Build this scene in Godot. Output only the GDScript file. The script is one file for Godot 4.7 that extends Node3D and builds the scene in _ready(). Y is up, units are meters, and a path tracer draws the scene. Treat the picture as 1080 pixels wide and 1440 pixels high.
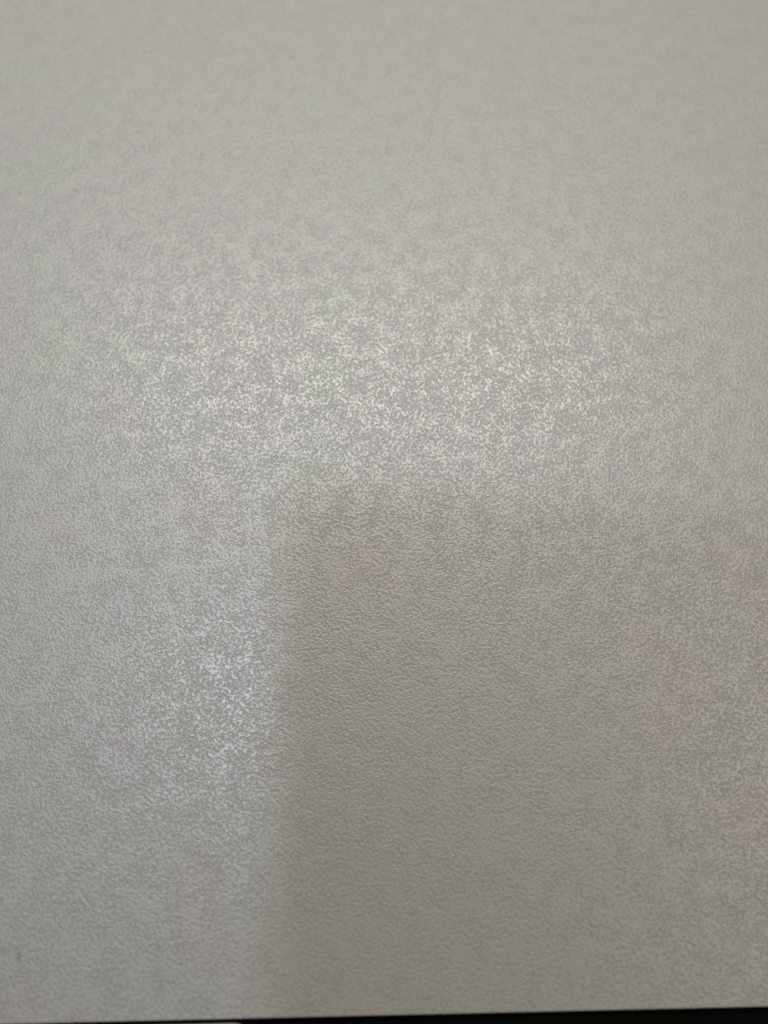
extends Node3D

# A close-up of a pale embossed sheet on a black table top, in metres.

const SIDE := 2048                 # texels along the sheet's face
const SHEET := 0.28                # the sheet is square
const FRONT := 0.0921              # where its near edge runs
const TURN := 1.16                 # degrees it lies askew


func smooth(a: float, b: float, x: float) -> float:
	var t := clampf((x - a) / (b - a), 0.0, 1.0)
	return t * t * (3.0 - 2.0 * t)


func noise_bytes(seed_number: int, wavelength: float, octaves: int, gain: float, warp := 0.0) -> PackedByteArray:
	# wavelength in metres on the sheet
	var n := FastNoiseLite.new()
	n.seed = seed_number
	n.noise_type = FastNoiseLite.TYPE_SIMPLEX_SMOOTH
	n.frequency = SHEET / SIDE / wavelength
	n.fractal_type = FastNoiseLite.FRACTAL_FBM if octaves > 1 else FastNoiseLite.FRACTAL_NONE
	n.fractal_octaves = octaves
	n.fractal_gain = gain
	if warp > 0.0:
		n.domain_warp_enabled = true
		n.domain_warp_amplitude = warp
		n.domain_warp_frequency = n.frequency * 1.3
	return n.get_image(SIDE, SIDE, false, false, false).get_data()


func picture(bytes: PackedByteArray, format: Image.Format) -> ImageTexture:
	return ImageTexture.create_from_image(Image.create_from_data(SIDE, SIDE, false, format, bytes))


func tag(o: Node, label: String, category: String, kind := "") -> void:
	if label:
		o.set_meta("label", label)
	if category:
		o.set_meta("category", category)
	if kind:
		o.set_meta("kind", kind)


func part(called: String, mesh: Mesh, material: Material, parent: Node) -> MeshInstance3D:
	var o := MeshInstance3D.new()
	o.name = called
	o.mesh = mesh
	o.material_override = material
	parent.add_child(o, true)
	return o


func plain(srgb: Color, rough: float, specular := 0.5) -> StandardMaterial3D:
	var m := StandardMaterial3D.new()
	m.albedo_color = srgb
	m.roughness = rough
	m.metallic_specular = specular
	return m


# Rounded rectangle in the xz plane, centred, as a loop of points.
func rounded(w: float, l: float, r: float, steps := 10) -> PackedVector2Array:
	var out := PackedVector2Array()
	for c in [[1, 1, 0.0], [-1, 1, 90.0], [-1, -1, 180.0], [1, -1, 270.0]]:
		for k in steps + 1:
			var a := deg_to_rad(c[2] + 90.0 * k / steps)
			out.append(Vector2(c[0] * (w / 2 - r) + r * cos(a), c[1] * (l / 2 - r) + r * sin(a)))
	return out


# A flat slab with rounded corners and rolled upper and lower rims: rings of
# the outline, pulled in by the second number at the height of the first.
func slab(w: float, l: float, r: float, rings: Array, face_uv := false) -> ArrayMesh:
	var st := SurfaceTool.new()
	st.begin(Mesh.PRIMITIVE_TRIANGLES)
	var loops := []
	for g in rings:
		var inset: float = g[1]
		loops.append([g[0], rounded(w - 2 * inset, l - 2 * inset, maxf(r - inset, 0.00002))])
	var uv := func(p: Vector2) -> Vector2: return Vector2(p.x / SHEET + 0.5, p.y / SHEET + 0.5)
	var add := func(p: Vector2, y: float) -> void:
		if face_uv:
			st.set_uv(uv.call(p))
		st.add_vertex(Vector3(p.x, y, p.y))
	st.set_smooth_group(1)
	for k in loops.size() - 1:
		var a: PackedVector2Array = loops[k][1]
		var b: PackedVector2Array = loops[k + 1][1]
		var ya: float = loops[k][0]
		var yb: float = loops[k + 1][0]
		for i in a.size():
			var j := (i + 1) % a.size()
			add.call(a[i], ya); add.call(b[j], yb); add.call(b[i], yb)
			add.call(a[i], ya); add.call(a[j], ya); add.call(b[j], yb)
	st.set_smooth_group(2)
	var top: PackedVector2Array = loops[-1][1]
	var bottom: PackedVector2Array = loops[0][1]
	for i in top.size():
		var j := (i + 1) % top.size()
		add.call(Vector2.ZERO, loops[-1][0]); add.call(top[i], loops[-1][0]); add.call(top[j], loops[-1][0])
		add.call(Vector2.ZERO, loops[0][0]); add.call(bottom[j], loops[0][0]); add.call(bottom[i], loops[0][0])
	st.generate_normals()
	return st.commit()


# The face of the sheet: flat-topped glossy grains standing over duller pits.
func sheet_material() -> StandardMaterial3D:
	var grain := noise_bytes(11, 0.00088, 4, 0.78)
	var fine := noise_bytes(23, 0.00034, 1, 0.7)
	var patch := noise_bytes(37, 0.006, 3, 0.6)
	var tint := noise_bytes(77, 0.028, 2, 0.45)
	var height := PackedFloat32Array()
	height.resize(SIDE * SIDE)
	var color := PackedByteArray()
	color.resize(SIDE * SIDE * 3)
	var rough := PackedByteArray()
	rough.resize(SIDE * SIDE)
	var curve := PackedFloat32Array()
	curve.resize(512)
	for i in 512:
		curve[i] = smooth(GRAIN_LOW, GRAIN_HIGH, (i - 128) / 255.0)
	for i in SIDE * SIDE:
		var f := fine[i] / 255.0 - 0.5
		var p := patch[i] / 255.0 - 0.5
		var t := tint[i] / 255.0 - 0.5
		var up := curve[clampi(int(grain[i] + 60.0 * p + 80.0 * f) + 128, 0, 511)]
		height[i] = up + (0.80 - 0.58 * up) * f + 0.2 * (grain[i] / 255.0 - 0.5)
		rough[i] = int(255.0 * (ROUGH_PIT + (ROUGH_TOP - ROUGH_PIT) * up))
		var v := 1.0 + TOP_LIGHTER * (up - 0.5) + 0.03 * f + 0.02 * p
		color[i * 3] = int(clampf(BASE.r * v * (1.0 + 0.024 * t), 0, 1) * 255.0 + 0.5)
		color[i * 3 + 1] = int(clampf(BASE.g * v * (1.0 - 0.012 * t), 0, 1) * 255.0 + 0.5)
		color[i * 3 + 2] = int(clampf(BASE.b * v * (1.0 + 0.012 * t), 0, 1) * 255.0 + 0.5)
	for s in NICKS:                # small dark nicks: strokes from a to b, half width, depth of tone
		nick(color, height, s)
	var m := StandardMaterial3D.new()
	m.resource_name = "embossed_coating"
	m.albedo_texture = picture(color, Image.FORMAT_RGB8)
	m.roughness = 1.0
	m.roughness_texture = picture(rough, Image.FORMAT_L8)
	m.roughness_texture_channel = BaseMaterial3D.TEXTURE_CHANNEL_RED
	m.heightmap_enabled = true
	m.heightmap_texture = picture(height.to_byte_array(), Image.FORMAT_RF)
	m.heightmap_scale = RELIEF
	m.metallic_specular = 0.64
	return m


func nick(color: PackedByteArray, height: PackedFloat32Array, s: Array) -> void:
	var k := SIDE / SHEET
	var a := Vector2(s[0], s[1]) * k
	var b := Vector2(s[2], s[3]) * k
	var half: float = s[4] * k
	var lo := a.min(b) - Vector2.ONE * (half * 2 + 2)
	var hi := a.max(b) + Vector2.ONE * (half * 2 + 2)
	for y in range(int(lo.y), int(hi.y) + 1):
		for x in range(int(lo.x), int(hi.x) + 1):
			var p := Vector2(x, y)
			var d := p.distance_to(Geometry2D.get_closest_point_to_segment(p, a, b))
			var w := 1.0 - smooth(half * 0.4, half * 1.5, d)
			if w <= 0.0 or x < 0 or y < 0 or x >= SIDE or y >= SIDE:
				continue
			var i := y * SIDE + x
			height[i] -= 0.8 * w * s[5]
			for c in 3:
				color[i * 3 + c] = int(color[i * 3 + c] * (1.0 - w * s[5]))


const GRAIN_LOW := 0.415
const GRAIN_HIGH := 0.49
const ROUGH_TOP := 0.30
const ROUGH_PIT := 0.60
const TOP_LIGHTER := 0.115  # paler grain tops: own tone plus reflected light put into the colour
const RELIEF := 0.006             # centimetres
const BASE := Color(0.612, 0.607, 0.588)
# from the sheet's left back corner: x, z of both ends, half width, strength
const NICKS := [
	[0.1320, 0.1483, 0.1328, 0.1484, 0.00018, 0.42], [0.1331, 0.1485, 0.1334, 0.1484, 0.00012, 0.25], [0.1311, 0.1488, 0.1312, 0.1498, 0.00013, 0.26],
	[0.1481, 0.1600, 0.1485, 0.1604, 0.00014, 0.22],
	[0.1586, 0.1987, 0.1590, 0.1991, 0.00016, 0.30], [0.1590, 0.1991, 0.1598, 0.2002, 0.00011, 0.15], [0.1598, 0.2002, 0.1603, 0.2006, 0.00014, 0.25],
	[0.1620, 0.1980, 0.1632, 0.1984, 0.00013, 0.10],
	[0.1205, 0.0654, 0.1216, 0.0661, 0.00045, 0.07], [0.0695, 0.1056, 0.0697, 0.1057, 0.00036, 0.07],
	[0.0754, 0.2690, 0.0754, 0.2703, 0.00013, 0.20],
]


func _ready() -> void:
	# camera: hand-held phone lens looking down at the sheet
	var cam := Camera3D.new()
	cam.name = "camera"
	cam.fov = 64.0
	cam.near = 0.01
	cam.far = 20.0
	var lens := CameraAttributesPhysical.new()
	lens.frustum_focal_length = 12.0 / tan(deg_to_rad(32.0))
	lens.frustum_focus_distance = 0.167
	lens.frustum_near = 0.01
	lens.frustum_far = 20.0
	lens.exposure_aperture = 5.0
	cam.attributes = lens
	add_child(cam)
	var tilt := deg_to_rad(18.0)
	cam.position = Vector3(0, 0.171 * cos(tilt), 0.171 * sin(tilt))
	cam.rotation_degrees = Vector3(-72.0, 0, 0)
	cam.fov = 64.0
	cam.current = true

	# room light: even background colour, standing in for the unseen room around
	var around := WorldEnvironment.new()
	around.name = "environment"
	var env := Environment.new()
	env.background_mode = Environment.BG_COLOR
	env.background_color = Color(0.225, 0.216, 0.182).linear_to_srgb()
	env.tonemap_mode = Environment.TONE_MAPPER_LINEAR
	env.tonemap_exposure = 1.0
	env.sdfgi_enabled = true
	env.ssao_enabled = true
	env.ssil_enabled = true
	around.environment = env
	add_child(around)

	# lamps, all out of view
	lamp("unseen_long_lamp", Vector3(-0.015, 0.50, -0.288), Vector2(0.46, 0.065), Color(1.0, 0.982, 0.948), 0.200)  # unseen, placed for the broad glow across the upper middle
	var spot := SpotLight3D.new()
	spot.name = "unseen_cool_spot"  # unseen, aimed to light the left side and edge the shadow
	spot.light_color = Color(0.84, 0.905, 1.0)
	spot.light_energy = 0.55
	spot.light_size = 0.036
	spot.spot_angle = 11.8
	spot.spot_angle_attenuation = 1.0
	spot.spot_range = 6.0
	spot.spot_attenuation = 2.0
	spot.shadow_enabled = true
	add_child(spot)
	spot.look_at_from_position(Vector3(-0.25, 1.45, -0.10), Vector3(-0.085, 0, -0.11), Vector3.FORWARD)
	lamp("unseen_warm_panel", Vector3(0.68, 1.45, -0.03), Vector2(0.85, 0.85), Color(1.0, 0.95, 0.965), 0.50)  # unseen, placed to lighten the right side softly

	# surface underneath
	var table := part("table_top", slab(0.9, 0.9, 0.01, [[-0.03, 0.0], [-0.002, 0.0], [0.0, 0.002]]), plain(Color(0.02, 0.02, 0.017), 0.7, 0.15), self)
	table.position = Vector3(0, -0.0016, 0)
	tag(table, "", "", "structure")

	# the sheet
	var yaw := deg_to_rad(TURN)
	var sheet := part("embossed_sheet", slab(SHEET, SHEET, 0.0012, [[-0.0014, 0.00008], [-0.0013, 0.0], [-0.00012, 0.0], [-0.00004, 0.00004], [0.0, 0.00014]], true), sheet_material(), self)
	sheet.rotation.y = yaw
	sheet.position = Vector3(0, 0, FRONT) - sheet.basis.z * (SHEET / 2)
	tag(sheet, "large pale beige grey sheet with a fine pebbled sheen, filling nearly the whole picture", "sheet")

	# card beside it
	var card := part("grey_card", slab(0.085, 0.054, 0.0031, [[-0.0008, 0.00004], [-0.0007, 0.0], [-0.0001, 0.0], [0.0, 0.0001]]), plain(Color(0.60, 0.60, 0.58), 0.5), self)
	card.rotation.y = deg_to_rad(1.2)
	card.position = Vector3(-0.0651, -0.0007, 0.12135)
	tag(card, "small plain light grey card with rounded corner, on black beside the large sheet's near edge", "card")

	# dark slab out of view, placed to throw the soft shadow
	var unseen_shadow_caster := Node3D.new()
	unseen_shadow_caster.name = "unseen_shadow_caster"
	add_child(unseen_shadow_caster)
	unseen_shadow_caster.position = Vector3(0.0575, 0.2567, 0.1105)
	unseen_shadow_caster.rotation_degrees = Vector3(14.0, 3.5, 28.0)
	tag(unseen_shadow_caster, "black slab out of view above the large pale sheet, placed to throw the soft shadow on it", "unseen_shadow_caster")
	part("body", slab(0.240, 0.26, 0.008, [[0.0, 0.002], [0.002, 0.0], [0.005, 0.0], [0.007, 0.001]]), plain(Color(0.10, 0.10, 0.11), 0.5), unseen_shadow_caster)
	part("upper_plate", slab(0.222, 0.24, 0.004, [[0.0072, 0.0], [0.0076, 0.0002]]), plain(Color(0.02, 0.02, 0.022), 0.15), unseen_shadow_caster)  # thin plate on top of the unseen slab


func lamp(called: String, at: Vector3, size: Vector2, color: Color, energy: float) -> void:
	var l := AreaLight3D.new()
	l.name = called
	l.area_size = size
	l.light_color = color
	l.light_energy = energy
	l.area_range = 6.0
	l.area_attenuation = 2.0
	l.shadow_enabled = true
	add_child(l)
	l.look_at_from_position(at, Vector3.ZERO, Vector3.FORWARD)
